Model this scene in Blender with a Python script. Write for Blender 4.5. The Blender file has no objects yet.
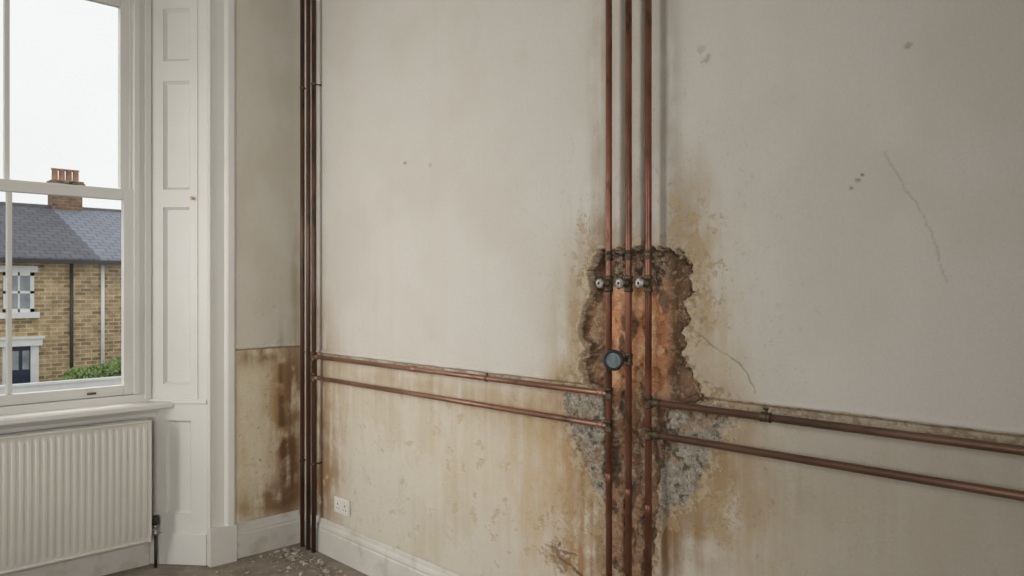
import bpy, math, random
import numpy as np
from mathutils import Vector, Matrix
random.seed(7)
F=763.0; CAMH=1.5
CX,SX=0.718,0.696      # camera yaw basis
XW=2.255; YW=4.115; CEIL=3.35
YF=4.365               # recessed window plane
sc=bpy.context.scene
sc.view_settings.view_transform='Standard'

def lin(c):
    r=[]
    for v in c[:3]:
        v=v/255.0
        r.append(v/12.92 if v<=0.04045 else ((v+0.055)/1.055)**2.4)
    return r
def L4(c): return tuple(lin(c))+(1.0,)
def W(x,y,X=XW):       # survey helper: measured point on the right wall -> (along-wall, height)
    a=(x-512)/F; Xd=CX*a+SX; Yd=-SX*a+CX
    t=X/Xd
    return (t*Yd, CAMH-(y-288)/F*t)
def WF(x,y,Y=YW):      # measured point on a plane parallel to window wall
    a=(x-512)/F; Xd=CX*a+SX; Yd=-SX*a+CX
    t=Y/Yd
    return (t*Xd, CAMH-(y-288)/F*t)

# ---------------------------------------------------------------- materials
def newmat(name):
    m=bpy.data.materials.new(name); m.use_nodes=True
    nt=m.node_tree; nt.nodes.clear()
    o=nt.nodes.new('ShaderNodeOutputMaterial'); b=nt.nodes.new('ShaderNodeBsdfPrincipled')
    nt.links.new(b.outputs[0],o.inputs[0])
    return m,nt,b
def noise_mat(name,c1,c2,scale=8,rough=0.6,metal=0.0,bump=0.0,bscale=60,stretch=(1,1,1),c3=None,s3=30,lo=.35,hi=.65):
    m,nt,b=newmat(name); N=nt.nodes.new; K=nt.links.new
    tc=N('ShaderNodeTexCoord'); mp=N('ShaderNodeMapping'); mp.inputs['Scale'].default_value=stretch
    K(tc.outputs['Object'],mp.inputs[0])
    n=N('ShaderNodeTexNoise'); n.inputs['Scale'].default_value=scale; n.inputs['Detail'].default_value=8
    K(mp.outputs[0],n.inputs['Vector'])
    r=N('ShaderNodeValToRGB'); r.color_ramp.elements[0].position=lo; r.color_ramp.elements[1].position=hi
    r.color_ramp.elements[0].color=L4(c1); r.color_ramp.elements[1].color=L4(c2)
    K(n.outputs[0],r.inputs[0]); out=r.outputs[0]
    if c3:
        n3=N('ShaderNodeTexNoise'); n3.inputs['Scale'].default_value=s3; n3.inputs['Detail'].default_value=6
        K(mp.outputs[0],n3.inputs['Vector'])
        r3=N('ShaderNodeValToRGB'); r3.color_ramp.elements[0].position=.56; r3.color_ramp.elements[1].position=.70
        K(n3.outputs[0],r3.inputs[0])
        mx=N('ShaderNodeMixRGB'); K(r3.outputs[0],mx.inputs[0]); K(out,mx.inputs[1]); mx.inputs[2].default_value=L4(c3); out=mx.outputs[0]
    K(out,b.inputs['Base Color'])
    b.inputs['Roughness'].default_value=rough; b.inputs['Metallic'].default_value=metal
    if bump:
        nb=N('ShaderNodeTexNoise'); nb.inputs['Scale'].default_value=bscale; nb.inputs['Detail'].default_value=5
        K(tc.outputs['Object'],nb.inputs['Vector'])
        bp=N('ShaderNodeBump'); bp.inputs['Strength'].default_value=bump; bp.inputs['Distance'].default_value=.01
        K(nb.outputs[0],bp.inputs['Height']); K(bp.outputs[0],b.inputs['Normal'])
    return m
def wall_mat():
    m,nt,b=newmat('old_painted_plaster'); N=nt.nodes.new; K=nt.links.new
    at=N('ShaderNodeAttribute'); at.attribute_name='Col'
    tc=N('ShaderNodeTexCoord')
    n=N('ShaderNodeTexNoise'); n.inputs['Scale'].default_value=140; n.inputs['Detail'].default_value=6; K(tc.outputs['Object'],n.inputs['Vector'])
    mr=N('ShaderNodeMapRange'); mr.inputs[1].default_value=.3; mr.inputs[2].default_value=.7; mr.inputs[3].default_value=.96; mr.inputs[4].default_value=1.03
    K(n.outputs[0],mr.inputs[0])
    mr2=N('ShaderNodeMapRange'); mr2.inputs[1].default_value=.35; mr2.inputs[2].default_value=.65; mr2.inputs[3].default_value=.55; mr2.inputs[4].default_value=1.4
    n2=N('ShaderNodeTexNoise'); n2.inputs['Scale'].default_value=170; n2.inputs['Detail'].default_value=8; n2.inputs['Roughness'].default_value=.7; K(tc.outputs['Object'],n2.inputs['Vector'])
    K(n2.outputs[0],mr2.inputs[0])
    mxf=N('ShaderNodeMix'); mxf.data_type='FLOAT'; K(at.outputs['Alpha'],mxf.inputs[0]); K(mr.outputs[0],mxf.inputs[2]); K(mr2.outputs[0],mxf.inputs[3])
    vm=N('ShaderNodeVectorMath'); vm.operation='SCALE'; K(at.outputs['Color'],vm.inputs[0]); K(mxf.outputs[0],vm.inputs['Scale'])
    K(vm.outputs[0],b.inputs['Base Color'])
    b.inputs['Roughness'].default_value=.8
    nb=N('ShaderNodeTexNoise'); nb.inputs['Scale'].default_value=55; nb.inputs['Detail'].default_value=7; K(tc.outputs['Object'],nb.inputs['Vector'])
    bp=N('ShaderNodeBump'); bp.inputs['Distance'].default_value=.008
    ma=N('ShaderNodeMath'); ma.operation='MULTIPLY_ADD'; K(at.outputs['Alpha'],ma.inputs[0]); ma.inputs[1].default_value=.6; ma.inputs[2].default_value=.07
    K(ma.outputs[0],bp.inputs['Strength']); K(nb.outputs[0],bp.inputs['Height']); K(bp.outputs[0],b.inputs['Normal'])
    return m
M_WALL=wall_mat()
M_PLAIN=noise_mat('plain_plaster',(188,182,171),(199,193,182),3,.85,bump=.1)
M_WOOD=noise_mat('white_painted_timber',(209,207,200),(214,212,206),2.5,.45)
M_BASE=noise_mat('baseboard_paint',(200,196,187),(209,206,198),4,.5,c3=(188,182,168),s3=10)
M_RAD=noise_mat('radiator_enamel',(202,199,190),(208,205,196),3,.4)
M_COP=noise_mat('aged_copper',(112,72,56),(152,102,82),14,.42,.55,bump=.1,bscale=120,stretch=(1,1,.4),c3=(82,58,47),s3=26)
M_COPH=noise_mat('aged_copper_run',(136,98,80),(172,128,106),12,.42,.5,bump=.1,bscale=120,stretch=(1,.3,1),c3=(106,80,66),s3=24)
M_COPB=noise_mat('brown_copper_run',(100,74,60),(128,96,80),12,.45,.5,bump=.1,bscale=120,stretch=(1,.3,1),c3=(82,62,51),s3=24)
M_COPD=noise_mat('dark_copper',(72,52,42),(104,74,60),9,.45,.5,bump=.1,bscale=100,stretch=(1,1,.3),c3=(50,39,33),s3=20)
M_BRS=noise_mat('tarnished_brass',(66,57,46),(110,96,74),30,.5,.6,bump=.3,bscale=150)
M_CHR=noise_mat('dull_chrome',(120,120,116),(170,170,166),40,.35,.7)
M_VLV=noise_mat('valve_cap',(110,106,98),(200,197,190),60,.4,.4)
M_BLK=noise_mat('black_rubber',(26,28,28),(44,44,43),30,.5)
M_TEAL=noise_mat('gauge_face',(100,114,116),(134,146,146),60,.3)
M_PLW=noise_mat('white_plastic',(216,213,206),(224,221,214),10,.35)
M_BR2=noise_mat('polished_brass',(150,122,72),(178,148,92),20,.4,.2)
M_FLOOR=noise_mat('dusty_floor',(118,108,96),(142,131,116),7,.92,bump=.3,bscale=110,c3=(156,146,130),s3=30)
M_RUB=noise_mat('plaster_debris',(130,120,106),(192,183,168),14,.9,bump=.5,bscale=120)
M_CEIL=noise_mat('ceiling_paint',(196,192,183),(204,200,192),3,.9)

# ---------------------------------------------------------------- mesh builder
class MB:
    def __init__(s): s.v=[];s.f=[];s.m=[];s.sm=[]
    def box(s,x0,x1,y0,y1,z0,z1,mat=0):
        b=len(s.v)
        s.v+=[(x0,y0,z0),(x1,y0,z0),(x1,y1,z0),(x0,y1,z0),(x0,y0,z1),(x1,y0,z1),(x1,y1,z1),(x0,y1,z1)]
        for f in ((0,3,2,1),(4,5,6,7),(0,1,5,4),(1,2,6,5),(2,3,7,6),(3,0,4,7)):
            s.f.append(tuple(b+i for i in f)); s.m.append(mat); s.sm.append(False)
    def prism(s,poly,axis,a0,a1,mat=0):
        b=len(s.v); n=len(poly)
        for a in (a0,a1):
            for p in poly:
                s.v.append({'z':(p[0],p[1],a),'y':(p[0],a,p[1]),'x':(a,p[0],p[1])}[axis])
        s.f.append(tuple(b+i for i in range(n))); s.f.append(tuple(b+n+i for i in reversed(range(n))))
        s.m+=[mat]*2; s.sm+=[False]*2
        for i in range(n):
            j=(i+1)%n; s.f.append((b+i,b+n+i,b+n+j,b+j)); s.m.append(mat); s.sm.append(False)
    def rev(s,p0,p1,prof,seg=20,mat=0,caps=True):
        p0=Vector(p0);p1=Vector(p1); d=p1-p0; Ln=d.length; d.normalize()
        u=d.orthogonal().normalized(); w=d.cross(u)
        b=len(s.v)
        for t,r in prof:
            for k in range(seg):
                an=2*math.pi*k/seg
                s.v.append(tuple(p0+d*(t*Ln)+u*(r*math.cos(an))+w*(r*math.sin(an))))
        for i in range(len(prof)-1):
            for k in range(seg):
                k2=(k+1)%seg
                s.f.append((b+i*seg+k,b+i*seg+k2,b+(i+1)*seg+k2,b+(i+1)*seg+k)); s.m.append(mat); s.sm.append(True)
        if caps:
            s.f.append(tuple(b+k for k in reversed(range(seg)))); e=b+(len(prof)-1)*seg
            s.f.append(tuple(e+k for k in range(seg))); s.m+=[mat]*2; s.sm+=[False]*2
    def cyl(s,p0,p1,r,seg=20,mat=0): s.rev(p0,p1,[(0,r),(1,r)],seg,mat)
    def obj(s,name,mats,parent=None,bevel=0,M=None):
        me=bpy.data.meshes.new(name); vs=s.v
        if M is not None: vs=[tuple(M@Vector(v)) for v in vs]
        me.from_pydata(vs,[],s.f); 
        for m in mats: me.materials.append(m)
        me.polygons.foreach_set('material_index',s.m); me.polygons.foreach_set('use_smooth',s.sm)
        me.update()
        import bmesh
        bm=bmesh.new(); bm.from_mesh(me); bmesh.ops.recalc_face_normals(bm,faces=bm.faces); bm.to_mesh(me); bm.free()
        o=bpy.data.objects.new(name,me); sc.collection.objects.link(o)
        if parent: o.parent=parent
        if bevel:
            md=o.modifiers.new('bevel','BEVEL'); md.width=bevel; md.segments=2; md.limit_method='ANGLE'; md.angle_limit=math.radians(50)
        return o
def empty(name):
    o=bpy.data.objects.new(name,None); sc.collection.objects.link(o); o.empty_display_size=.1; return o

# ---------------------------------------------------------------- noise in numpy
def vn(x,y,seed):
    rs=np.random.RandomState(seed); T=rs.rand(256,256)
    xi=np.floor(x).astype(int); yi=np.floor(y).astype(int); fx=x-xi; fy=y-yi
    fx=fx*fx*(3-2*fx); fy=fy*fy*(3-2*fy)
    a=T[xi&255,yi&255];b=T[(xi+1)&255,yi&255];c=T[xi&255,(yi+1)&255];d=T[(xi+1)&255,(yi+1)&255]
    return (a*(1-fx)+b*fx)*(1-fy)+(c*(1-fx)+d*fx)*fy
def fbm(x,y,o=4,seed=0,g=.5):
    r=0;A=1;t=0
    for i in range(o):
        r=r+A*vn(x*2**i+17.3*i,y*2**i+5.1*i,seed+i); t+=A; A*=g
    return r/t
def rfbm(x,y,o=4,seed=0,g=.5):   # isotropic version: rotates each octave to hide the lattice
    r=0;A=1;t=0
    for i in range(o):
        an=.7+i*1.1; c,s_=math.cos(an),math.sin(an); k=2.03**i
        r=r+A*vn((x*c-y*s_)*k+31.7*i,(x*s_+y*c)*k+11.9*i,seed+i); t+=A; A*=g
    return r/t
def ss(a,b,x):
    t=np.clip((x-a)/(b-a),0,1); return t*t*(3-2*t)
def polysd(S,Z,P):
    d=np.full(S.shape,1e9); ins=np.zeros(S.shape,bool); n=len(P)
    for i in range(n):
        x0,y0=P[i];x1,y1=P[(i+1)%n]; ex,ey=x1-x0,y1-y0
        t=np.clip(((S-x0)*ex+(Z-y0)*ey)/(ex*ex+ey*ey+1e-12),0,1)
        d=np.minimum(d,np.hypot(S-x0-t*ex,Z-y0-t*ey))
        if abs(y1-y0)>1e-9:
            c=((y0>Z)!=(y1>Z))&(S<(x1-x0)*(Z-y0)/(y1-y0)+x0); ins^=c
    return np.where(ins,d,-d)
def linesd(S,Z,P):
    d=np.full(S.shape,1e9)
    for i in range(len(P)-1):
        x0,y0=P[i];x1,y1=P[i+1]; ex,ey=x1-x0,y1-y0
        t=np.clip(((S-x0)*ex+(Z-y0)*ey)/(ex*ex+ey*ey+1e-12),0,1)
        d=np.minimum(d,np.hypot(S-x0-t*ex,Z-y0-t*ey))
    return d
def mixc(C,c,m):
    c=np.array(lin(c)); m=np.clip(m,0,1); return C*(1-m[...,None])+c*m[...,None]
def axis(*segs):
    out=[]
    for a,b,st in segs:
        n=max(1,int(round((b-a)/st))); out+=list(np.linspace(a,b,n,endpoint=False))
    out.append(segs[-1][1]); return np.array(out)
def grid_obj(name,S,Z,D,C,A,mapper,extra=None):
    n,m=S.shape
    co=mapper(S.ravel(),Z.ravel(),D.ravel())
    idx=np.arange(n*m).reshape(n,m)
    q=np.stack([idx[:-1,:-1],idx[1:,:-1],idx[1:,1:],idx[:-1,1:]],-1).reshape(-1,4)
    nv=len(co); col=np.concatenate([C.reshape(-1,3),A.reshape(-1,1)],1)
    if extra:      # solid backing box
        x0,x1,y0,y1,z0,z1=extra
        ev=np.array([(x0,y0,z0),(x1,y0,z0),(x1,y1,z0),(x0,y1,z0),(x0,y0,z1),(x1,y0,z1),(x1,y1,z1),(x0,y1,z1)])
        eq=np.array([(0,3,2,1),(4,5,6,7),(0,1,5,4),(1,2,6,5),(2,3,7,6),(3,0,4,7)])+nv
        co=np.concatenate([co,ev]); q=np.concatenate([q,eq]); col=np.concatenate([col,np.tile([.4,.38,.34,0],(8,1))])
    me=bpy.data.meshes.new(name)
    me.vertices.add(len(co)); me.vertices.foreach_set('co',co.astype(np.float32).ravel())
    me.loops.add(len(q)*4); me.loops.foreach_set('vertex_index',q.astype(np.int32).ravel())
    me.polygons.add(len(q)); me.polygons.foreach_set('loop_start',np.arange(0,len(q)*4,4,dtype=np.int32))
    me.polygons.foreach_set('use_smooth',np.ones(len(q),bool))
    at=me.color_attributes.new('Col','FLOAT_COLOR','POINT'); at.data.foreach_set('color',col.astype(np.float32).ravel())
    me.update(); me.validate(); me.materials.append(M_WALL)
    o=bpy.data.objects.new(name,me); sc.collection.objects.link(o); return o

# ---------------------------------------------------------------- right wall (damaged)
ys=axis((-2.0,.3,.06),(.3,1.15,.0052),(1.15,2.1,.0030),(2.1,4.115,.0075))
zs=axis((0,.35,.008),(.35,1.8,.0030),(1.8,2.4,.0065),(2.4,CEIL,.009))
S,Z=np.meshgrid(ys,zs,indexing='ij')
hole=[W(*p) for p in [(591,260),(600,250),(625,247),(650,247),(668,249),(682,253),(692,264),(690,280),(694,292),(686,304),(690,318),(682,332),(688,348),(684,360),(692,374),(700,388),(708,402),(684,408),(664,414),(662,470),(659,500),(656,540),(650,578),(628,580),(608,566),(603,498),(603,470),(602,392),(586,388),(579,366),(585,348),(576,330),(582,308),(589,290),(586,275)]]
cemL=[W(*p) for p in [(564,388),(608,394),(608,500),(598,506),(586,474),(575,446),(564,420)]]
cemR=[W(*p) for p in [(652,400),(690,398),(720,406),(731,420),(722,436),(710,450),(708,470),(698,490),(682,508),(654,522)]]
wob=.034*(rfbm(S*16,Z*16,4,3)-.5)+.040*(rfbm(S*55,Z*55,4,9,.6)-.5)
sd=polysd(S,Z,hole)+wob
sL=polysd(S,Z,cemL)+1.6*wob; sR=polysd(S,Z,cemR)+1.6*wob
sC=np.maximum(sL,sR); sA=np.maximum(sd,sC)
streak=fbm(S*34,Z*2.2,4,21)
big=rfbm(S*3,Z*3,4,41); med=rfbm(S*14,Z*14,5,51); fine=rfbm(S*60,Z*60,4,61,.65); vfine=rfbm(S*130,Z*130,3,71,.7)
big2=rfbm(S*6,Z*4,5,47,.6)
C=np.zeros(S.shape+(3,)); C[:]=np.array(lin((204,199,190)))
C=mixc(C,(194,188,176),ss(.35,.7,big)*.5)
C=mixc(C,(190,182,166),ss(.5,.75,fbm(S*14,Z*.7,4,23))*.10)
ledge=1.128+.004*(fbm(S*9,S*0,3,81)-.5)
below=ss(ledge+.001,ledge-.002,Z)
C=mixc(C,(206,198,182),below*.8)
C=mixc(C,(186,171,143),below*ss(.46,.74,big2*.7+streak*.3)*.45)
rt=ss(1.45,1.0,S)*below
C=mixc(C,(176,168,154),rt*.6)
def tide(f,lv,w): return ss(w,0,np.abs(f-lv))
C=mixc(C,(160,136,102),below*tide(big2,.56,.008)*.25)
def px_scale(cx,cy,rx,ry):
    s,z=W(cx,cy); s2,_=W(cx+rx,cy); _,z2=W(cx,cy+ry); return s,z,abs(s2-s),abs(z2-z)
def blob(cx,cy,rx,ry):
    s,z,a,b=px_scale(cx,cy,rx,ry); return np.exp(-((S-s)/a)**2-((Z-z)/b)**2)
def stain(C,cx,cy,rx,ry,col,k,tex,lo=.25,hi=.7):
    return mixc(C,col,np.clip(blob(cx,cy,rx,ry)*k*ss(lo,hi,tex),0,1))
st=streak*.4+med*.3+big2*.3
for a in [(575,330,22,90,(172,156,126),.8),(582,385,32,80,(172,145,106),1.0),(560,440,46,56,(188,156,108),.9),
          (588,530,36,80,(156,114,72),1.5),(600,500,18,90,(124,88,57),1.3),(545,520,50,60,(188,154,108),.85),(480,470,80,50,(198,178,142),.45),
          (632,548,34,80,(122,82,53),1.8),(668,520,20,70,(128,95,65),1.5),(696,520,36,60,(148,116,79),1.0),(722,480,36,54,(168,136,92),.85),(760,540,50,60,(174,151,113),.6),
          (820,500,110,50,(162,146,120),.4),(700,440,46,60,(148,119,84),.9),
          (598,100,8,230,(162,148,126),.9),(604,235,20,30,(134,113,86),.9),(668,90,12,200,(146,136,120),.7),(690,230,24,66,(146,125,96),.85),
          (630,80,34,260,(172,161,142),.5),(640,215,22,40,(142,122,95),.7),(704,270,28,80,(182,161,124),.75),(722,340,34,60,(180,163,132),.6),
          (325,420,16,100,(164,134,94),1.0),(319,440,7,110,(112,83,57),1.2),(350,400,50,30,(186,165,130),.55),
          (420,385,110,12,(174,150,115),.7),(520,410,80,18,(172,146,106),.9),(330,480,12,40,(144,109,72),.8),(570,400,28,18,(152,117,76),1.0)]:
    cx,cy,rx,ry,col,k=a; C=stain(C,cx,cy,rx,ry,col,k,st)
drip=ss(.55,.72,fbm(S*26,Z*.8,3,101))*ss(.70,1.1,Z)*below*ss(1.5,1.7,S)
C=mixc(C,(162,136,100),drip*.2)
spk=ss(.69,.76,fine)*np.clip(blob(640,380,130,240)*1.0+blob(340,440,60,120)*.5+below*.08,0,1)
C=mixc(C,(108,92,72),spk*.5)
nearm=np.clip(blob(702,262,22,60)+blob(588,330,16,110)+blob(575,545,40,50)*.8+blob(700,500,40,50)*.7+blob(596,480,24,60)*.7+blob(680,225,16,40)*.6,0,1)
flf=rfbm(S*34,Z*28,6,55,.62)
ff=flf+.12*nearm-.03; gate=ss(.15,.3,nearm)
fl=ss(.60,.615,ff)*gate
C=mixc(C,(176,154,118),fl*.7); C=mixc(C,(126,102,76),ss(.010,0,np.abs(ff-.61))*gate*.6)
f2=rfbm(S*20,Z*17,6,57,.6)+.05*blob(500,500,110,80); ch=ss(.72,.73,f2)*below*ss(1.0,1.8,S)
C=mixc(C,(188,170,140),ch*.7)
D=.0045*below+.002*fl+.0018*ch-.0018*ss(.010,0,np.abs(ff-.595))*gate-.0014*ss(.01,0,np.abs(f2-.712))*below
D=D+.0012*(rfbm(S*5,Z*5,3,111)-.5)*2+.0016*below*(med-.5)
w=.009+.008*ss(1.65,1.3,S)+.008*(med-.5)
strip=ss(w+.002,w-.002,np.abs(Z-ledge+ .010+.008*(fine-.5)))
strip=strip*ss(.36,.46,fbm(S*12,Z*12,3,121)+.25*ss(1.65,1.4,S))
C=mixc(C,(172,154,128),strip*.75); C=mixc(C,(118,99,77),ss(.52,.62,fine)*strip*.55)
D=D+strip*(.002+.008*(fine-.5))
edge=ss(.0035,.001,np.abs(Z-ledge)); C=mixc(C,(128,108,86),edge*.6)
D=D-.006*ss(.014,.002,np.abs(Z-ledge-.008))*(.5+.8*med)
bare=ss(-.028,-.022,sA+.11*(med-.5))
C=mixc(C,(182,164,134),bare*.75); C=mixc(C,(126,102,76),bare*ss(.5,.62,fine)*.55)
soft=ss(-.12,0,sA+.10*(big2-.5)); C=mixc(C,(158,130,95),soft*.4*(1-bare))
D=D+.003*bare
A=bare*.35+strip*.4
mc=ss(-.002,.016,sC+.02*(fine-.5))
Cc=np.zeros(C.shape); Cc[:]=np.array(lin((154,146,132)))
Cc=mixc(Cc,(112,103,90),ss(.46,.62,fine)*.7); Cc=mixc(Cc,(188,181,166),ss(.58,.70,vfine)*.7); Cc=mixc(Cc,(150,119,82),ss(.48,.66,med)*.6)
Cc=mixc(Cc,(68,58,47),ss(.62,.72,rfbm(S*42,Z*42,4,131))*.8)
C=C*(1-mc[...,None])+Cc*mc[...,None]
D=D*(1-mc)+mc*(.007+.016*(fine-.45)+.016*ss(.58,.75,med)); A=np.maximum(A,mc*.6)
mh=ss(0,.006,sd)
zt=W(620,286)[1]
lowm=ss(W(620,470)[1],W(620,500)[1],Z)
Ch=np.zeros(C.shape); Ch[:]=np.array(lin((198,142,101)))
Ch=mixc(Ch,(156,104,70),ss(.42,.6,med)*.75); Ch=mixc(Ch,(214,178,140),ss(.56,.66,fbm(S*30,Z*18,4,141))*.6)
Ch=mixc(Ch,(90,66,50),ss(.56,.67,rfbm(S*24,Z*12,4,151))*.8)
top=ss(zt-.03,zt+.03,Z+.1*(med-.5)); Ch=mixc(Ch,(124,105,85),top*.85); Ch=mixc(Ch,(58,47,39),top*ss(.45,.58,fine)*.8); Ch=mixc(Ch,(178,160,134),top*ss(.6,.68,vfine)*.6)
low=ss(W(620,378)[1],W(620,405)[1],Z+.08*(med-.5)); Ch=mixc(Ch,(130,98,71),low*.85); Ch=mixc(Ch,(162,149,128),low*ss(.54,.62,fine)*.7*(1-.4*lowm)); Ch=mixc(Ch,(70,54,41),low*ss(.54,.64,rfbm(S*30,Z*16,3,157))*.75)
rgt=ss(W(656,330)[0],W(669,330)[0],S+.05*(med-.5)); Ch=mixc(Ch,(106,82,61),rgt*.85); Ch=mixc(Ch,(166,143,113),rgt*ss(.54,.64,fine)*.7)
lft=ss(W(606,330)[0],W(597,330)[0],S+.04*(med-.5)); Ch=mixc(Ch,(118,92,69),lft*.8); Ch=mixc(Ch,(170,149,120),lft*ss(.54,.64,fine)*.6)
Ch=mixc(Ch,(186,171,147),ss(.012,.004,sd)*.6)
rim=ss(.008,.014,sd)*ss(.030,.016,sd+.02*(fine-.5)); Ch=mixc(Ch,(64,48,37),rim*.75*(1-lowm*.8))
C=C*(1-mh[...,None])+Ch*mh[...,None]
dep=(.022*mh+.022*ss(.012,.035,sd))*(1-.75*lowm)+.016*(rfbm(S*48,Z*48,5,161,.6)-.5)*mh+.010*ss(.55,.65,med)*mh+.010*top*ss(.45,.6,fine)*mh
D=D*(1-mh)+dep; A=np.maximum(A,mh*.75)
lip=ss(-.014,-.002,sd)*(1-mh); D=D-.005*lip*ss(.35,.55,med)
def crack(pts,wd,col,k,seed):
    global C,D
    P=[W(*p) for p in pts]
    d=linesd(S+.030*(rfbm(S*22,Z*22,5,seed,.6)-.5),Z+.03*(rfbm(S*22,Z*22,5,seed+5,.6)-.5),P)
    m=ss(wd,wd*.2,d)*(.55+.6*ss(.35,.6,med)); C=mixc(C,col,m*k); D=D+.0010*m
crack([(886,152),(896,172),(905,190),(920,208),(932,232),(940,258),(948,282)],.0042,(162,158,145),.5,200)
crack([(695,332),(708,342),(722,350),(738,362),(748,374),(754,392)],.0042,(140,128,108),.7,210)
crack([(560,545),(556,556),(568,566),(582,576)],.010,(84,62,46),.8,220)
crack([(545,545),(560,552),(575,556)],.006,(104,78,56),.7,225)
for (x,y,r,col,k) in [(706,60,5,(152,138,116),.6),(701,50,4,(156,144,126),.4),(858,180,4,(112,98,82),.7),(852,188,3,(132,117,99),.6),(908,46,4,(144,133,117),.6),(405,163,2.2,(110,100,88),.8),(430,165,2,(150,140,126),.4),(560,560,14,(132,98,66),.7),(862,175,2,(86,74,62),.8)]:
    s,z,a,b=px_scale(x,y,r,r); q=np.hypot((S-s)/a,(Z-z)/b)+2.6*(fine-.5)
    m=ss(1.0,.5,q); C=mixc(C,col,m*k); D=D+.002*m
wr=grid_obj('wall_right',S,Z,D,C,A,lambda s,z,d:np.stack([XW+d,s,z],1),extra=(XW+.10,XW+.25,-2.0,4.6,0,CEIL))

# ---------------------------------------------------------------- far wall visible section
xs=axis((1.70,XW,.005)); zs2=axis((0,1.3,.005),(1.3,CEIL,.01))
S,Z=np.meshgrid(xs,zs2,indexing='ij')
streak=fbm(S*30,Z*2.5,4,321); med=rfbm(S*14,Z*14,5,351); fine=rfbm(S*60,Z*60,4,361,.65); big=rfbm(S*5,Z*3,4,341)
C=np.zeros(S.shape+(3,)); C[:]=np.array(lin((210,204,191)))
C=mixc(C,(197,188,170),ss(.4,.7,big)*.5)
ledge=WF(265,348)[1]+.005*(fbm(S*9,S*0,3,381)-.5)
below=ss(ledge+.001,ledge-.002,Z)
C=mixc(C,(220,209,184),below*.9)
C=mixc(C,(202,184,150),below*ss(.45,.65,big)*.5)
def blobf(cx,cy,rx,ry):
    s,z=WF(cx,cy); a=abs(WF(cx+rx,cy)[0]-s); b=abs(WF(cx,cy+ry)[1]-z)
    return np.exp(-((S-s)/a)**2-((Z-z)/b)**2)
st=streak*.5+med*.5
for cx,cy,rx,ry,col,k in [(285,410,15,90,(172,134,90),1.3),(294,380,9,50,(128,96,65),1.3),(262,356,36,10,(150,124,91),1.2),(278,499,26,16,(132,99,67),1.3),(292,470,9,50,(112,80,54),1.3),(238,440,12,90,(200,179,140),.6),(243,508,26,12,(170,144,107),.8),(296,300,6,90,(154,137,111),.7)]:
    C=mixc(C,col,np.clip(blobf(cx,cy,rx,ry)*k*ss(.25,.62,st),0,1)*(below if cy>340 else 1.0-below*.3))
m=(blobf(281,400,2.5,60)+blobf(284,450,3,50))*ss(.4,.55,med); C=mixc(C,(80,58,42),np.clip(m,0,1)*.7)
C=mixc(C,(102,80,57),ss(.68,.75,fine)*np.clip(blobf(280,430,34,90)+.08,0,1)*.6)
C=mixc(C,(116,94,70),ss(.006,.002,np.abs(Z-ledge+.004*(fine-.5)))*.8)
D=.005*below-.005*ss(.014,.004,np.abs(Z-ledge-.008))+.003*(med-.5)*below
grid_obj('wall_far',S,Z,D,C,below*.2,lambda s,z,d:np.stack([s,YW+d,z],1),extra=(1.70,XW+.09,YW+.06,4.6,0,CEIL))
b=MB()
b.box(-2.4,-1.96,YW,4.6,0,CEIL); b.box(-.86,-.026,YW,4.6,0,CEIL)
b.box(-1.96,-.86,YW,4.6,0,.88); b.box(-1.96,-.86,YW,4.6,3.1,CEIL)
b.box(-.026,1.70,YW,4.6,3.1,CEIL)
b.box(-.026,1.70,4.385,4.6,0,.86)
b.box(1.48,1.70,4.385,4.6,.86,3.1); b.box(-.026,.184,4.385,4.6,.86,3.1)
b.obj('wall_far.001',[M_PLAIN])
b=MB(); b.box(-2.4,-2.2,-2,YW,0,CEIL); b.obj('wall_left',[M_PLAIN])
b=MB(); b.box(-2.4,XW+.25,-2.2,-2.0,0,CEIL); b.obj('wall_near',[M_PLAIN])
b=MB(); b.box(-2.4,XW+.25,-2.2,4.6,-.15,0); b.obj('floor',[M_FLOOR])
b=MB(); b.box(-2.4,XW+.25,-2.2,4.6,CEIL,CEIL+.15); b.obj('ceiling',[M_CEIL])

# ---------------------------------------------------------------- trim
PR=[(0,0),(.024,0),(.024,.128),(.019,.136),(.021,.146),(.018,.158),(.010,.168),(.008,.182),(.004,.19),(0,.19)]
b=MB(); b.prism([(XW-d,z) for d,z in PR],'y',-2.0,YW); b.obj('baseboard_right',[M_BASE],bevel=.0015)
b=MB(); b.prism([(YW-d,z) for d,z in PR],'x',1.835,XW-.024); b.obj('baseboard_far',[M_BASE],bevel=.0015)
b=MB(); b.prism([(YF-d,z*.9) for d,z in PR],'x',.20,1.47); b.obj('baseboard_far',[M_BASE],bevel=.0015)
def architrave(sgn,c):
    X=lambda x:c+sgn*(x-1.69)
    poly=[(0,.06),(0,-.016),(.006,-.022),(.014,-.022),(.018,-.014),(.026,-.016),(.085,-.022),(.092,-.034),(.100,-.042),(.128,-.046),(.140,-.040),(.142,.0),(.142,.06)]
    b=MB(); b.prism([(X(1.69+a),YW+y if y<=0 else YW-.0005) for a,y in poly],'z',.2,CEIL-.02)
    b.box(min(X(1.688),X(1.835)),max(X(1.688),X(1.835)),YW-.05,YW-.0005,0,.2)
    return b.obj('trim_1',[M_WOOD],bevel=.0015)
architrave(1,1.69); architrave(-1,-.026)

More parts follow.
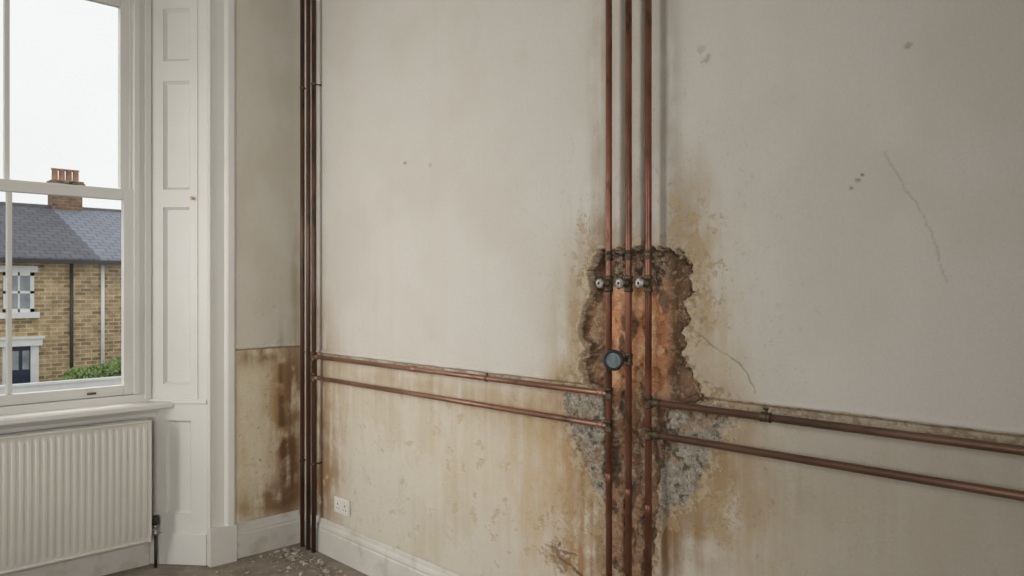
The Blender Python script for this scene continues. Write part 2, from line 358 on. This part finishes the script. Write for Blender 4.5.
def panelled(name,Apt,Bpt,z0,z1,panels,u0,u1,parent=None,thick=.03):
    A=Vector((Apt[0],Apt[1],0)); B=Vector((Bpt[0],Bpt[1],0)); u=(B-A).normalized(); Ln=(B-A).length
    n=Vector((u.y,-u.x,0))
    if n.y>0: n=-n
    M=Matrix(((u.x,n.x,0,A.x),(u.y,n.y,0,A.y),(0,0,1,0),(0,0,0,1)))
    b=MB()
    b.box(0,u0,-thick,0,z0,z1); b.box(u1,Ln,-thick,0,z0,z1)
    edges=[z0]+[e for p in panels for e in p]+[z1]
    for i in range(0,len(edges),2): b.box(u0,u1,-thick,0,edges[i],edges[i+1])
    for a,c in panels:
        b.box(u0,u1,-thick,-.020,a,c)
        mw=.014
        P=[(u0,a),(u1,a),(u1,c),(u0,c)]; Q=[(u0+mw,a+mw),(u1-mw,a+mw),(u1-mw,c-mw),(u0+mw,c-mw)]
        k=len(b.v)
        for (x,z) in P: b.v.append((x,-.005,z))
        for (x,z) in Q: b.v.append((x,-.0195,z))
        for i in range(4):
            j=(i+1)%4; b.f.append((k+i,k+j,k+4+j,k+4+i)); b.m.append(0); b.sm.append(False)
    return b.obj(name,[M_WOOD],parent,M=M),M,Ln
for sgn in (1,-1):
    sh=empty('window_shutter')
    m=lambda x: x if sgn==1 else 2*.832-x
    A=(m(1.48),YF);B=(m(1.69),YW)
    o,M,Ln=panelled('shutter_leaf',A,B,.885,3.1,[(.975,1.94),(2.035,2.625),(2.735,3.02)],.075,.225,sh)
    b=MB(); b.box(.268,.274,-.001,.0045,.885,3.1); b.box(.012,.016,-.001,.003,.885,3.1)
    b.obj('leaf_edge',[M_WOOD],sh,M=M)
    b=MB(); b.rev((.248,0,1.985),(.248,.020,1.985),[(0,.006),(.4,.004),(.5,.009),(.8,.010),(1,.006)],16,0); b.obj('knob',[M_BR2],sh,M=M)
    o2,M2,Ln=panelled('shutter_box_base',A,B,0,.885,[(.275,.78)],.09,.235,sh)
    b=MB(); b.box(0,Ln,-.03,.012,0,.17); b.box(-.0,Ln,-.02,.010,.872,.895); b.obj('plinth',[M_WOOD],sh,bevel=.003,M=M2)

# ---------------------------------------------------------------- window
def glass_mat():
    m=bpy.data.materials.new('window_glass'); m.use_nodes=True; nt=m.node_tree; nt.nodes.clear(); N=nt.nodes.new;K=nt.links.new
    o=N('ShaderNodeOutputMaterial'); t=N('ShaderNodeBsdfTransparent'); g=N('ShaderNodeBsdfGlossy'); g.inputs['Roughness'].default_value=.02
    t.inputs[0].default_value=(.98,.985,.985,1)
    n=N('ShaderNodeTexNoise'); n.inputs['Scale'].default_value=3; mr=N('ShaderNodeMapRange'); mr.inputs[3].default_value=.02; mr.inputs[4].default_value=.05
    K(n.outputs[0],mr.inputs[0]); mx=N('ShaderNodeMixShader'); K(mr.outputs[0],mx.inputs[0]); K(t.outputs[0],mx.inputs[1]); K(g.outputs[0],mx.inputs[2]); K(mx.outputs[0],o.inputs[0]); return m
M_GL=glass_mat()
def window(name,cx,off,hw,fw,y0):
    e=empty(name)
    x0,x1=cx-hw,cx+hw
    b=MB()
    for s in (-1,1):
        xa,xb=(cx+s*hw),(cx+s*(hw+fw)); lo,hi=min(xa,xb),max(xa,xb)
        b.box(lo,hi,y0,y0+.20,.90,3.1)
        e1,e2=sorted((cx+s*(hw-.008),cx+s*(hw+.022))); b.box(e1,e2,y0-.012,y0+.012,.93,3.08)
        e1,e2=sorted((cx+s*(hw+.045),cx+s*(hw+fw))); b.box(e1,e2,y0-.018,y0+.0,.90,3.1)
        e1,e2=sorted((cx+s*(hw-.012),cx+s*(hw+.0))); b.box(e1,e2,y0+.058,y0+.066,.93,3.08)
    b.box(x0,x1,y0,y0+.20,3.075,3.1); b.box(x0-fw,x1+fw,y0-.005,y0+.22,.88,.925)
    b.obj('frame',[M_WOOD],e,bevel=.002)
    def sash(nm,ya,yb,za,zb,bot,top):
        b=MB(); w=.054
        b.box(x0+.002,x0+w,ya,yb,za,zb); b.box(x1-w,x1-.002,ya,yb,za,zb)
        b.box(x0+w,x1-w,ya,yb,za,za+bot); b.box(x0+w,x1-w,ya,yb,zb-top,zb)
        b.box(cx-.011,cx+.011,ya+.004,yb-.004,za+bot,zb-top)
        b.obj(nm,[M_WOOD],e,bevel=.003)
        b=MB(); ym=(ya+yb)/2; b.box(x0+w-.004,x1-w+.004,ym-.002,ym+.002,za+bot-.004,zb-top+.004); b.obj(nm+'_glass',[M_GL],e)
    sash('lower_sash',y0+.014,y0+.056,.927,2.03,.052,.058)
    sash('upper_sash',y0+.068,y0+.110,1.985,3.073,.042,.05)
    b=MB()
    for dx in (.36,): 
        b.box(cx+dx-.02,cx+dx+.02,y0+.002,y0+.014,.945,.956); b.box(cx+dx-.018,cx+dx+.018,y0-.012,y0+.006,.950,.954)
    b.box(cx+.24,cx+.30,y0+.02,y0+.045,2.03,2.036); b.cyl((cx+.27,y0+.032,2.034),(cx+.27,y0+.032,2.046),.009,14)
    b.box(cx+.262,cx+.300,y0+.026,y0+.038,2.042,2.047)
    b.obj('sash_fittings',[M_BRS],e,bevel=.001)
    return e
window('window_1',.832,0,.572,.076,YF)
window('window_added',-1.41,0,.47,.06,YW+.1)  # extra window out of view, added to go with the side lamp
b=MB()
prof=[(YF+.0,.88),(YF+.0,.848),(4.262,.848),(4.256,.856),(4.256,.874),(4.264,.884),(YF,.886)]
b.prism(prof,'x',.10,1.565); b.prism([(YF,.848),(YF,.80),(4.335,.80),(4.33,.82),(4.305,.848)],'x',.12,1.545)
b.obj('window_sill',[M_WOOD],bevel=.002)
b=MB(); b.box(.186,1.478,YF,4.386,0,.848); b.obj('trim_2',[M_WOOD])

# ---------------------------------------------------------------- radiator
rad=empty('radiator')
rx0,rx1=.224,1.441; fy=4.225; z0,z1=.155,.80
b=MB()
n=36; pitch=(rx1-rx0-.03)/n
def corr(yf,sg):
    pts=[]
    x=rx0+.015
    for i in range(n):
        for (u,d) in ((0,0),(.18,.0),(.30,.9),(.42,1),(.72,1),(.84,.9),(.96,0)):
            pts.append((x+(i+u)*pitch,yf-sg*.0075*d))
    pts.append((rx1-.015,yf)); return pts
pts=corr(fy+.01,1)
def sweep(pts,za,zb,zin):
    k=len(b.v); rows=[(za,0),(za+.025,0),(za+.04,1),(zb-.04,1),(zb-.025,0),(zb,0)]
    for z,w in rows:
        for x,y in pts: b.v.append((x,(fy+.01)*(1-w)+y*w,z))
    m=len(pts)
    for r in range(len(rows)-1):
        for i in range(m-1):
            b.f.append((k+r*m+i,k+r*m+i+1,k+(r+1)*m+i+1,k+(r+1)*m+i)); b.m.append(0); b.sm.append(True)
sweep(pts,z0+.006,z1-.01,0)
b.obj('front_panel',[M_RAD],rad)
b=MB()
b.box(rx0,rx0+.016,fy+.004,fy+.016,z0,z1-.006); b.box(rx1-.016,rx1,fy+.004,fy+.016,z0,z1-.006)
b.box(rx0,rx1,fy+.016,fy+.02,z0+.006,z1-.01)
b.cyl((rx0,fy+.012,z0+.008),(rx1,fy+.012,z0+.008),.008,12)
b.box(rx0-.001,rx1+.001,fy+.002,fy+.085,z1-.010,z1)
b.box(rx1-.003,rx1+.001,fy+.002,fy+.085,z0+.03,z1-.01); b.box(rx0-.001,rx0+.003,fy+.002,fy+.085,z0+.03,z1-.01)
b.box(rx0,rx1,fy+.075,fy+.082,z0,z1-.01)
for bx in (.45,1.25): b.box(bx,bx+.04,fy+.082,YF,z0+.1,z1-.08)
b.obj('casing',[M_RAD],rad,bevel=.003)
b=MB(); vx=rx1+.035; vy=fy+.045
b.cyl((rx1-.005,vy,z0+.05),(vx,vy,z0+.05),.010,14,0); b.rev((vx,vy,z0+.02),(vx,vy,z0+.075),[(0,.014),(.3,.014),(.35,.010),(.7,.010),(.75,.013),(1,.013)],16,0)
b.rev((vx,vy,z0+.075),(vx,vy,z0+.125),[(0,.015),(.1,.018),(.8,.017),(1,.012)],18,1)
b.cyl((vx,vy,0),(vx,vy,z0+.02),.0075,14,1)
b.obj('radiator_valve',[M_CHR,M_BLK],rad)

# ---------------------------------------------------------------- copper pipes
XP=2.208
def fitting(b,p,ax,r,ln,mat=1,k=1.0):
    p=Vector(p); a=Vector(ax)*ln/2
    b.rev(p-a,p+a,[(0,r*1.1),(.04,r*(1+.42*k)),(.2,r*(1+.42*k)),(.24,r*(1+.2*k)),(.76,r*(1+.2*k)),(.80,r*(1+.42*k)),(.96,r*(1+.42*k)),(1,r*1.1)],18,mat)
def sleeve(b,p,ax,r,ln,mat=0):
    p=Vector(p); a=Vector(ax)*ln/2
    b.rev(p-a,p+a,[(0,r*1.02),(.03,r*1.14),(.97,r*1.14),(1,r*1.02)],18,mat)
def clip(b,x,y,z,ax,r,mat=1,wallx=XW+.004):
    p=Vector((x,y,z)); a=Vector(ax)*.007
    b.rev(p-a,p+a,[(0,r*1.08),(.1,r*1.22),(.9,r*1.22),(1,r*1.08)],18,mat)
    b.cyl((x,y,z),(wallx,y,z),.004,10,mat)
trio=[(1.766,.0118),(1.676,.0118),(1.590,.0118)]
for i,(yy,r) in enumerate(trio):
    b=MB(); b.cyl((XP,yy,0),(XP,yy,CEIL),r,20,0)
    fitting(b,(XP,yy,1.618),(0,0,1),r,.035,1,.7)
    fitting(b,(XP,yy,1.515),(0,0,1),r,.06,1,.8)
    if i==0:
        for z in (1.111,.9925): fitting(b,(XP,yy,z),(0,0,1),r,.045,1,.7)
    if i==1:
        fitting(b,(XP,yy,1.245),(0,0,1),r,.045,1,.7)
    if i==2:
        for z in (1.100,.988): fitting(b,(XP,yy,z),(0,0,1),r,.045,1,.7)
    sleeve(b,(XP,yy,.80-.04*i),(0,0,1),r,.04)
    b.obj('copper_pipe',[M_COP,M_BRS])
for i,(yy,r) in enumerate([(4.025,.0125),(3.957,.0125),(3.896,.0125)]):
    b=MB(); b.cyl((XP,yy,0),(XP,yy,CEIL),r,18,0)
    for z in ((2.66,.50) if i!=1 else ()): clip(b,XP,yy,z,(0,0,1),r)
    if i==2:
        for z in (1.111,.9925): fitting(b,(XP,yy,z),(0,0,1),r,.05,1,.7)
    b.obj('copper_pipe',[M_COPD,M_BRS])
for z,r in ((1.111,.0115),(.9925,.0115)):
    b=MB(); b.cyl((XP,3.896,z),(XP,1.766,z),r,18,0)
    sleeve(b,(XP,1.80,z),(0,1,0),r,.03); sleeve(b,(XP,3.86,z),(0,1,0),r,.03)
    if z>1.05:
        clip(b,XP,W(487,0,XP)[0],z,(0,1,0),r); sleeve(b,(XP,W(412,0,XP)[0],z),(0,1,0),r,.06)
        yq=W(487,0,XP)[0]; b.cyl((XP,yq,z),(XP,yq,z+.024),.005,10,1)
    b.obj('copper_pipe',[M_COPH,M_BRS])
for z,r in ((1.100,.0122),(.988,.0122)):
    b=MB(); b.cyl((XP,1.59,z),(XP,-1.98,z),r,18,0)
    sleeve(b,(XP,1.555,z),(0,1,0),r,.035,1)
    if z>1.05:
        yq=W(766,0,XP)[0]; fitting(b,(XP,yq,z),(0,1,0),r,.035,1,.7); clip(b,XP,yq,z,(0,1,0),r); b.cyl((XP,yq,z),(XP,yq,z+.028),.0055,10,1); b.cyl((XP,yq,z+.024),(XP,yq,z+.030),.009,12,1)
    clip(b,XP,-.6,z,(0,1,0),r)
    b.obj('copper_pipe',[M_COPB,M_BRS])
for i,(yy,r) in enumerate(trio):
    v=empty('pipe_valve'); b=MB(); zc=1.517
    b.rev((XP-.010,yy,zc),(XP-.040,yy,zc),[(0,.015),(.4,.015),(.45,.010),(1,.009)],18,0)
    b.rev((XP-.040,yy,zc),(XP-.060,yy,zc),[(0,.010),(.15,.0175),(.75,.0175),(.9,.014),(1,.008)],20,1)
    b.rev((XP-.060,yy,zc),(XP-.063,yy,zc),[(0,.006),(1,.004)],12,2)
    for k in range(4):
        an=k*math.pi/2+.4; b.cyl((XP-.050,yy+.012*math.cos(an),zc+.012*math.sin(an)),(XP-.050,yy+.021*math.cos(an),zc+.021*math.sin(an)),.0045,10,0)
    b.obj('valve_body',[M_BRS,M_VLV,M_BLK],v)
g=empty('pressure_gauge'); gc=Vector((2.125,1.676,1.247)); nd=Vector((-.9,-.42,.02)).normalized()
b=MB()
b.cyl((XP-.009,1.676,1.245),gc-nd*.004,.008,14,0)
b.rev(gc-nd*.012,gc+nd*.014,[(0,.022),(.15,.034),(.7,.036),(1,.035)],32,1)
R=[(.036,.012),(.037,.016),(.035,.020),(.030,.0205),(.0265,.018),(.0265,.012)]
k=len(b.v); u=nd.orthogonal().normalized(); w_=nd.cross(u)
for rr,h in R:
    for q in range(32):
        an=2*math.pi*q/32; b.v.append(tuple(gc+nd*h+u*rr*math.cos(an)+w_*rr*math.sin(an)))
for i in range(len(R)-1):
    for q in range(32):
        q2=(q+1)%32; b.f.append((k+i*32+q,k+i*32+q2,k+(i+1)*32+q2,k+(i+1)*32+q)); b.m.append(1); b.sm.append(True)
b.rev(gc+nd*.0141,gc+nd*.0150,[(0,.0265),(1,.0265)],32,2)
b.obj('gauge_body',[M_BRS,M_BLK,M_TEAL],g)
# ---------------------------------------------------------------- double wall socket
ws=empty('wall_socket'); sy,sz=W(343,506)
b=MB(); b.box(XW-.012,XW+.004,sy-.073,sy+.073,sz-.043,sz+.043,0)
b.obj('face_plate',[M_PLW],ws,bevel=.004)
b=MB()
for s in (-1,1):
    c=sy+s*.036
    b.box(XW-.0135,XW-.011,c-.0035,c+.0035,sz+.004,sz+.012,0)
    for q in (-.011,.011): b.box(XW-.0132,XW-.011,c+q-.003,c+q+.003,sz-.018,sz-.0135,0)
    b.box(XW-.015,XW-.011,c-.007,c+.007,sz+.020,sz+.036,1)
b.obj('sockets',[M_BLK,M_PLW],ws)
# ---------------------------------------------------------------- rubble
import bmesh
bm=bmesh.new()
for i in range(300):
    if random.random()<.7:
        x=XW-.09-abs(random.gauss(0,.12)); y=YW-.07-abs(random.gauss(0,.45))
    else:
        x=random.uniform(1.1,2.1); y=random.uniform(3.1,4.0)
    if x>XW-.085 or y>YW-.07: continue
    s=min(.020,.003+abs(random.gauss(0,.005)))
    r=bmesh.ops.create_icosphere(bm,subdivisions=1,radius=s)
    sx,sy2,sz2=random.uniform(.7,1.5),random.uniform(.7,1.4),random.uniform(.4,.8)
    rot=Matrix.Rotation(random.uniform(0,6.28),3,'Z')
    for v in r['verts']:
        c=v.co*random.uniform(.75,1.2); c=Vector((c.x*sx,c.y*sy2,c.z*sz2)); c=rot@c; v.co=c+Vector((x,y,s*.45))
me=bpy.data.meshes.new('plaster_rubble'); bm.to_mesh(me); bm.free(); me.materials.append(M_RUB)
o=bpy.data.objects.new('plaster_rubble',me); sc.collection.objects.link(o)

# ---------------------------------------------------------------- outside
def brick_mat(name,c1,c2,mo,rot=False):
    m,nt,b=newmat(name); N=nt.nodes.new;K=nt.links.new
    tc=N('ShaderNodeTexCoord'); sp=N('ShaderNodeSeparateXYZ'); K(tc.outputs['Object'],sp.inputs[0])
    cb=N('ShaderNodeCombineXYZ'); ad=N('ShaderNodeMath'); K(sp.outputs[0],ad.inputs[0]); K(sp.outputs[1],ad.inputs[1])
    K(ad.outputs[0],cb.inputs[0]); K(sp.outputs[2],cb.inputs[1])
    br=N('ShaderNodeTexBrick'); K(cb.outputs[0],br.inputs['Vector']); br.inputs['Color1'].default_value=L4(c1); br.inputs['Color2'].default_value=L4(c2); br.inputs['Mortar'].default_value=L4(mo)
    br.inputs['Scale'].default_value=1; br.inputs['Brick Width'].default_value=.40; br.inputs['Row Height'].default_value=.15; br.inputs['Mortar Size'].default_value=.02
    n=N('ShaderNodeTexNoise'); n.inputs['Scale'].default_value=3.5; n.inputs['Detail'].default_value=6; K(tc.outputs['Object'],n.inputs['Vector'])
    mr=N('ShaderNodeMapRange'); mr.inputs[1].default_value=.3; mr.inputs[2].default_value=.7; mr.inputs[3].default_value=.7; mr.inputs[4].default_value=1.25; K(n.outputs[0],mr.inputs[0])
    vm=N('ShaderNodeVectorMath'); vm.operation='SCALE'; K(br.outputs[0],vm.inputs[0]); K(mr.outputs[0],vm.inputs['Scale']); K(vm.outputs[0],b.inputs['Base Color']); b.inputs['Roughness'].default_value=.9
    return m
M_BRK=brick_mat('yellow_brick',(200,174,130),(146,120,84),(204,190,164))
M_CHB=brick_mat('chimney_brick',(146,112,90),(112,88,74),(146,130,114))
def slate(name,c1,c2):
    m,nt,b=newmat(name); N=nt.nodes.new;K=nt.links.new
    tc=N('ShaderNodeTexCoord'); br=N('ShaderNodeTexBrick'); K(tc.outputs['Object'],br.inputs['Vector'])
    br.inputs['Color1'].default_value=L4(c1); br.inputs['Color2'].default_value=L4(c2); br.inputs['Mortar'].default_value=L4([v*.8 for v in c1])
    br.inputs['Scale'].default_value=1; br.inputs['Brick Width'].default_value=.5; br.inputs['Row Height'].default_value=.42; br.inputs['Mortar Size'].default_value=.03
    K(br.outputs[0],b.inputs['Base Color']); b.inputs['Roughness'].default_value=.8; return m
M_SL1=slate('slate_dark',(98,100,108),(110,112,120)); M_SL2=slate('slate_light',(132,138,149),(142,148,159))
M_TER=noise_mat('terracotta',(160,120,98),(190,150,122),5,.8)
M_RDG=noise_mat('ridge_tile_grey',(112,109,110),(130,127,127),5,.8)
M_DK=noise_mat('dark_glass',(126,133,138),(176,182,184),1.5,.15)
M_DOOR=noise_mat('blue_door_paint',(44,52,72),(56,64,86),3,.4)
M_GUT=noise_mat('black_gutter',(58,53,50),(72,67,64),3,.5)
M_STW=noise_mat('white_masonry',(230,230,226),(240,240,236),3,.7)
M_LEAF=noise_mat('leaf_green',(104,132,72),(176,198,128),9,.8,c3=(76,102,56),s3=14)
M_ROAD=noise_mat('asphalt',(110,110,110),(130,130,128),1,.9)
HY=33.0
house=empty('terraced_house')
xp,ze=WF(98,262,HY); GZ=-2.8
b=MB(); b.box(-8,xp,HY,HY+14,GZ,ze); b.obj('brick_wall_a',[M_BRK],house)
b=MB(); b.box(xp,26,HY,HY+14,GZ,ze); b.obj('brick_wall_b',[M_BRK],house)
RY=HY+7.2; RZ=5.25
def roof(nm,xa,xb,mt):
    b=MB(); b.prism([(HY-.35,ze-.02),(HY-.35,ze+.1),(RY,RZ),(HY+14.3,ze+.1),(HY+14.3,ze-.02)],'x',xa,xb); b.obj(nm,[mt],house)
roof('roof_a',-8,xp,M_SL1); roof('roof_b',xp,26,M_SL2)
b=MB(); b.box(-8,26,RY-.12,RY+.12,RZ-.03,RZ+.08,0); b.obj('ridge_tiles',[M_RDG],house)
b=MB(); b.box(-8,26,HY-.5,HY-.34,ze-.1,ze+.04,0)
x71=WF(71,0,HY)[0]; x102=WF(102,0,HY)[0]
b.cyl((x71,HY-.08,GZ),(x71,HY-.08,ze),.06,12,0); b.cyl((x71,HY-.08,ze-.05),(x71,HY-.42,ze),.05,12,0)
b.cyl((x102,HY-.09,GZ),(x102,HY-.09,ze),.07,12,1)
b.obj('gutter_and_downpipes',[M_GUT,M_STW],house)
def hwin(px0,px1,py0,py1):
    xa,za=WF(px0,py0,HY); xb,zb=WF(px1,py1,HY); 
    b=MB(); w=.13; y0,y1=HY-.04,HY+.04
    b.box(xa,xa+w,y0,y1,zb,za); b.box(xb-w,xb,y0,y1,zb,za); b.box(xa,xb,y0,y1,za-w,za); b.box(xa,xb,y0,y1,zb,zb+w)
    b.box(xa,xb,y0,y1,(za+zb)/2-.05,(za+zb)/2+.05); xm=(xa+xb)/2; b.box(xm-.03,xm+.03,y0,y1,zb,za)
    b.box(xa,xb,HY-.015,HY+.03,zb,za,1)
    b.box(xa-.16,xb+.16,HY-.16,HY+.02,zb-.22,zb,0); b.box(xa-.12,xb+.12,HY-.05,HY+.02,za,za+.24,2)
    b.obj('sash_window',[M_STW,M_DK,M_STW],house)
hwin(3,34,272,312)
hwin(-75,-42,266,313)
xa,za=WF(2,338,HY); xb,_=WF(38,338,HY)
b=MB(); b.box(xa,xa+.26,HY-.12,HY+.02,GZ,za); b.box(xb-.26,xb,HY-.12,HY+.02,GZ,za); b.box(xa-.1,xb+.1,HY-.25,HY+.02,za-.32,za); b.box(xa-.16,xb+.16,HY-.3,HY+.02,za-.06,za+.02)
b.box(xa+.26,xb-.26,HY-.03,HY+.03,GZ,za-.28,1); xm=(xa+xb)/2
for u in (-.17,.17): b.box(xm+u-.11,xm+u+.11,HY-.045,HY,za-1.2,za-.5,2)
for u in (-.17,.17): b.box(xm+u-.11,xm+u+.11,HY-.045,HY,GZ+.3,za-1.35,1)
b.obj('front_door',[M_STW,M_DOOR,M_DK],house)
q=.60
b=MB(); b.box(xp-.6+q,xp+.62+q,RY-.45,RY+.45,RZ-.6,RZ+1.0,0); b.box(xp-.7+q,xp+.72+q,RY-.55,RY+.55,RZ+1.0,RZ+1.12,0); b.box(xp-.65+q,xp+.67+q,RY-.5,RY+.5,RZ+1.12,RZ+1.22,0)
for k in range(4):
    b.rev((xp-.42+q+k*.29,RY,RZ+1.2),(xp-.42+q+k*.29,RY,RZ+1.80),[(0,.14),(.1,.15),(.15,.13),(.85,.12),(.88,.15),(1,.15)],16,1)
b.obj('chimney_stack_and_pots',[M_CHB,M_TER],house)
def bush(name,x0,x1,yc,z0,z1,cnt,seed):
    rnd=random.Random(seed); V=[];Fc=[]
    for i in range(cnt):
        x=rnd.uniform(x0,x1); y=yc+max(-.7,min(.7,rnd.gauss(0,.35))); hh=z1-.5*max(0,1-(x-x0)/1.2)-.25*abs(math.sin(x*2.1))-.2*rnd.random()
        z=z0+(hh-z0)*rnd.random()**.6; s=rnd.uniform(.05,.11)
        a=Vector((rnd.gauss(0,1),rnd.gauss(0,1),rnd.gauss(0,1))).normalized(); c=a.orthogonal().normalized(); d=a.cross(c)
        p=Vector((x,y,z)); k=len(V)
        V+= [tuple(p-c*s),tuple(p+d*s*.5),tuple(p+c*s),tuple(p-d*s*.5)]; Fc.append((k,k+1,k+2,k+3))
    me=bpy.data.meshes.new(name); me.from_pydata(V,[],Fc); me.materials.append(M_LEAF); o=bpy.data.objects.new(name,me); sc.collection.objects.link(o)
ha=WF(62,370,29)[0]; hb=WF(140,370,29)[0]; hz=WF(100,357,29)[1]
bush('garden_hedge',ha,hb,29.2,GZ,hz,8000,3)
b=MB(); zt2=WF(40,384,28)[1]; b.box(-8,26,27.9,28.1,GZ,zt2-.02); b.box(-8,26,27.85,28.15,zt2-.02,zt2+.05); b.obj('garden_wall',[M_STW])
b=MB(); b.box(-60,60,4.7,90,GZ-.1,GZ); b.obj('street_ground',[M_ROAD])

# ---------------------------------------------------------------- light
w=bpy.data.worlds.new('overcast'); sc.world=w; w.use_nodes=True; nt=w.node_tree; nt.nodes.clear(); N=nt.nodes.new;K=nt.links.new
o=N('ShaderNodeOutputWorld'); bg=N('ShaderNodeBackground'); K(bg.outputs[0],o.inputs[0])
tc=N('ShaderNodeTexCoord'); sp=N('ShaderNodeSeparateXYZ'); K(tc.outputs['Generated'],sp.inputs[0])
rp=N('ShaderNodeValToRGB'); rp.color_ramp.elements[0].position=0; rp.color_ramp.elements[1].position=.6
rp.color_ramp.elements[0].color=(.90,.905,.905,1); rp.color_ramp.elements[1].color=(.91,.915,.92,1); K(sp.outputs[2],rp.inputs[0]); K(rp.outputs[0],bg.inputs[0]); bg.inputs[1].default_value=1.12
def area(name,loc,target,sx,sy,en,col=(1,1,1),spread=180):
    l=bpy.data.lights.new(name,'AREA'); l.shape='RECTANGLE'; l.size=sx; l.size_y=sy; l.energy=en; l.color=col; l.spread=math.radians(spread)
    o=bpy.data.objects.new(name,l); sc.collection.objects.link(o); o.location=loc
    o.rotation_euler=(Vector(target)-Vector(loc)).to_track_quat('-Z','Y').to_euler(); return o
area('added_side_lamp',(-1.35,3.9,1.9),(2.25,3.35,1.2),1.0,2.0,34,(1,.99,.975),112)  # added lamp inside the extra window, brightens the right wall from the left
area('added_rear_fill',(-1.5,-1.6,2.0),(1.6,4.1,1.4),1.4,1.8,31,(1,.99,.965),86)  # added fill lamp behind the camera; the near wall has no window
area('sky_daylight',(.83,6.2,4.6),(.9,3.4,1.2),2.2,1.6,120,(.99,.99,1))
# ---------------------------------------------------------------- camera
cam=bpy.data.cameras.new('camera'); co=bpy.data.objects.new('camera',cam); sc.collection.objects.link(co)
cam.sensor_width=36; cam.lens=36*F/1024; co.location=(0,0,CAMH)
co.rotation_euler=(math.pi/2,0,-math.atan2(SX,CX)); cam.clip_end=300
sc.camera=co
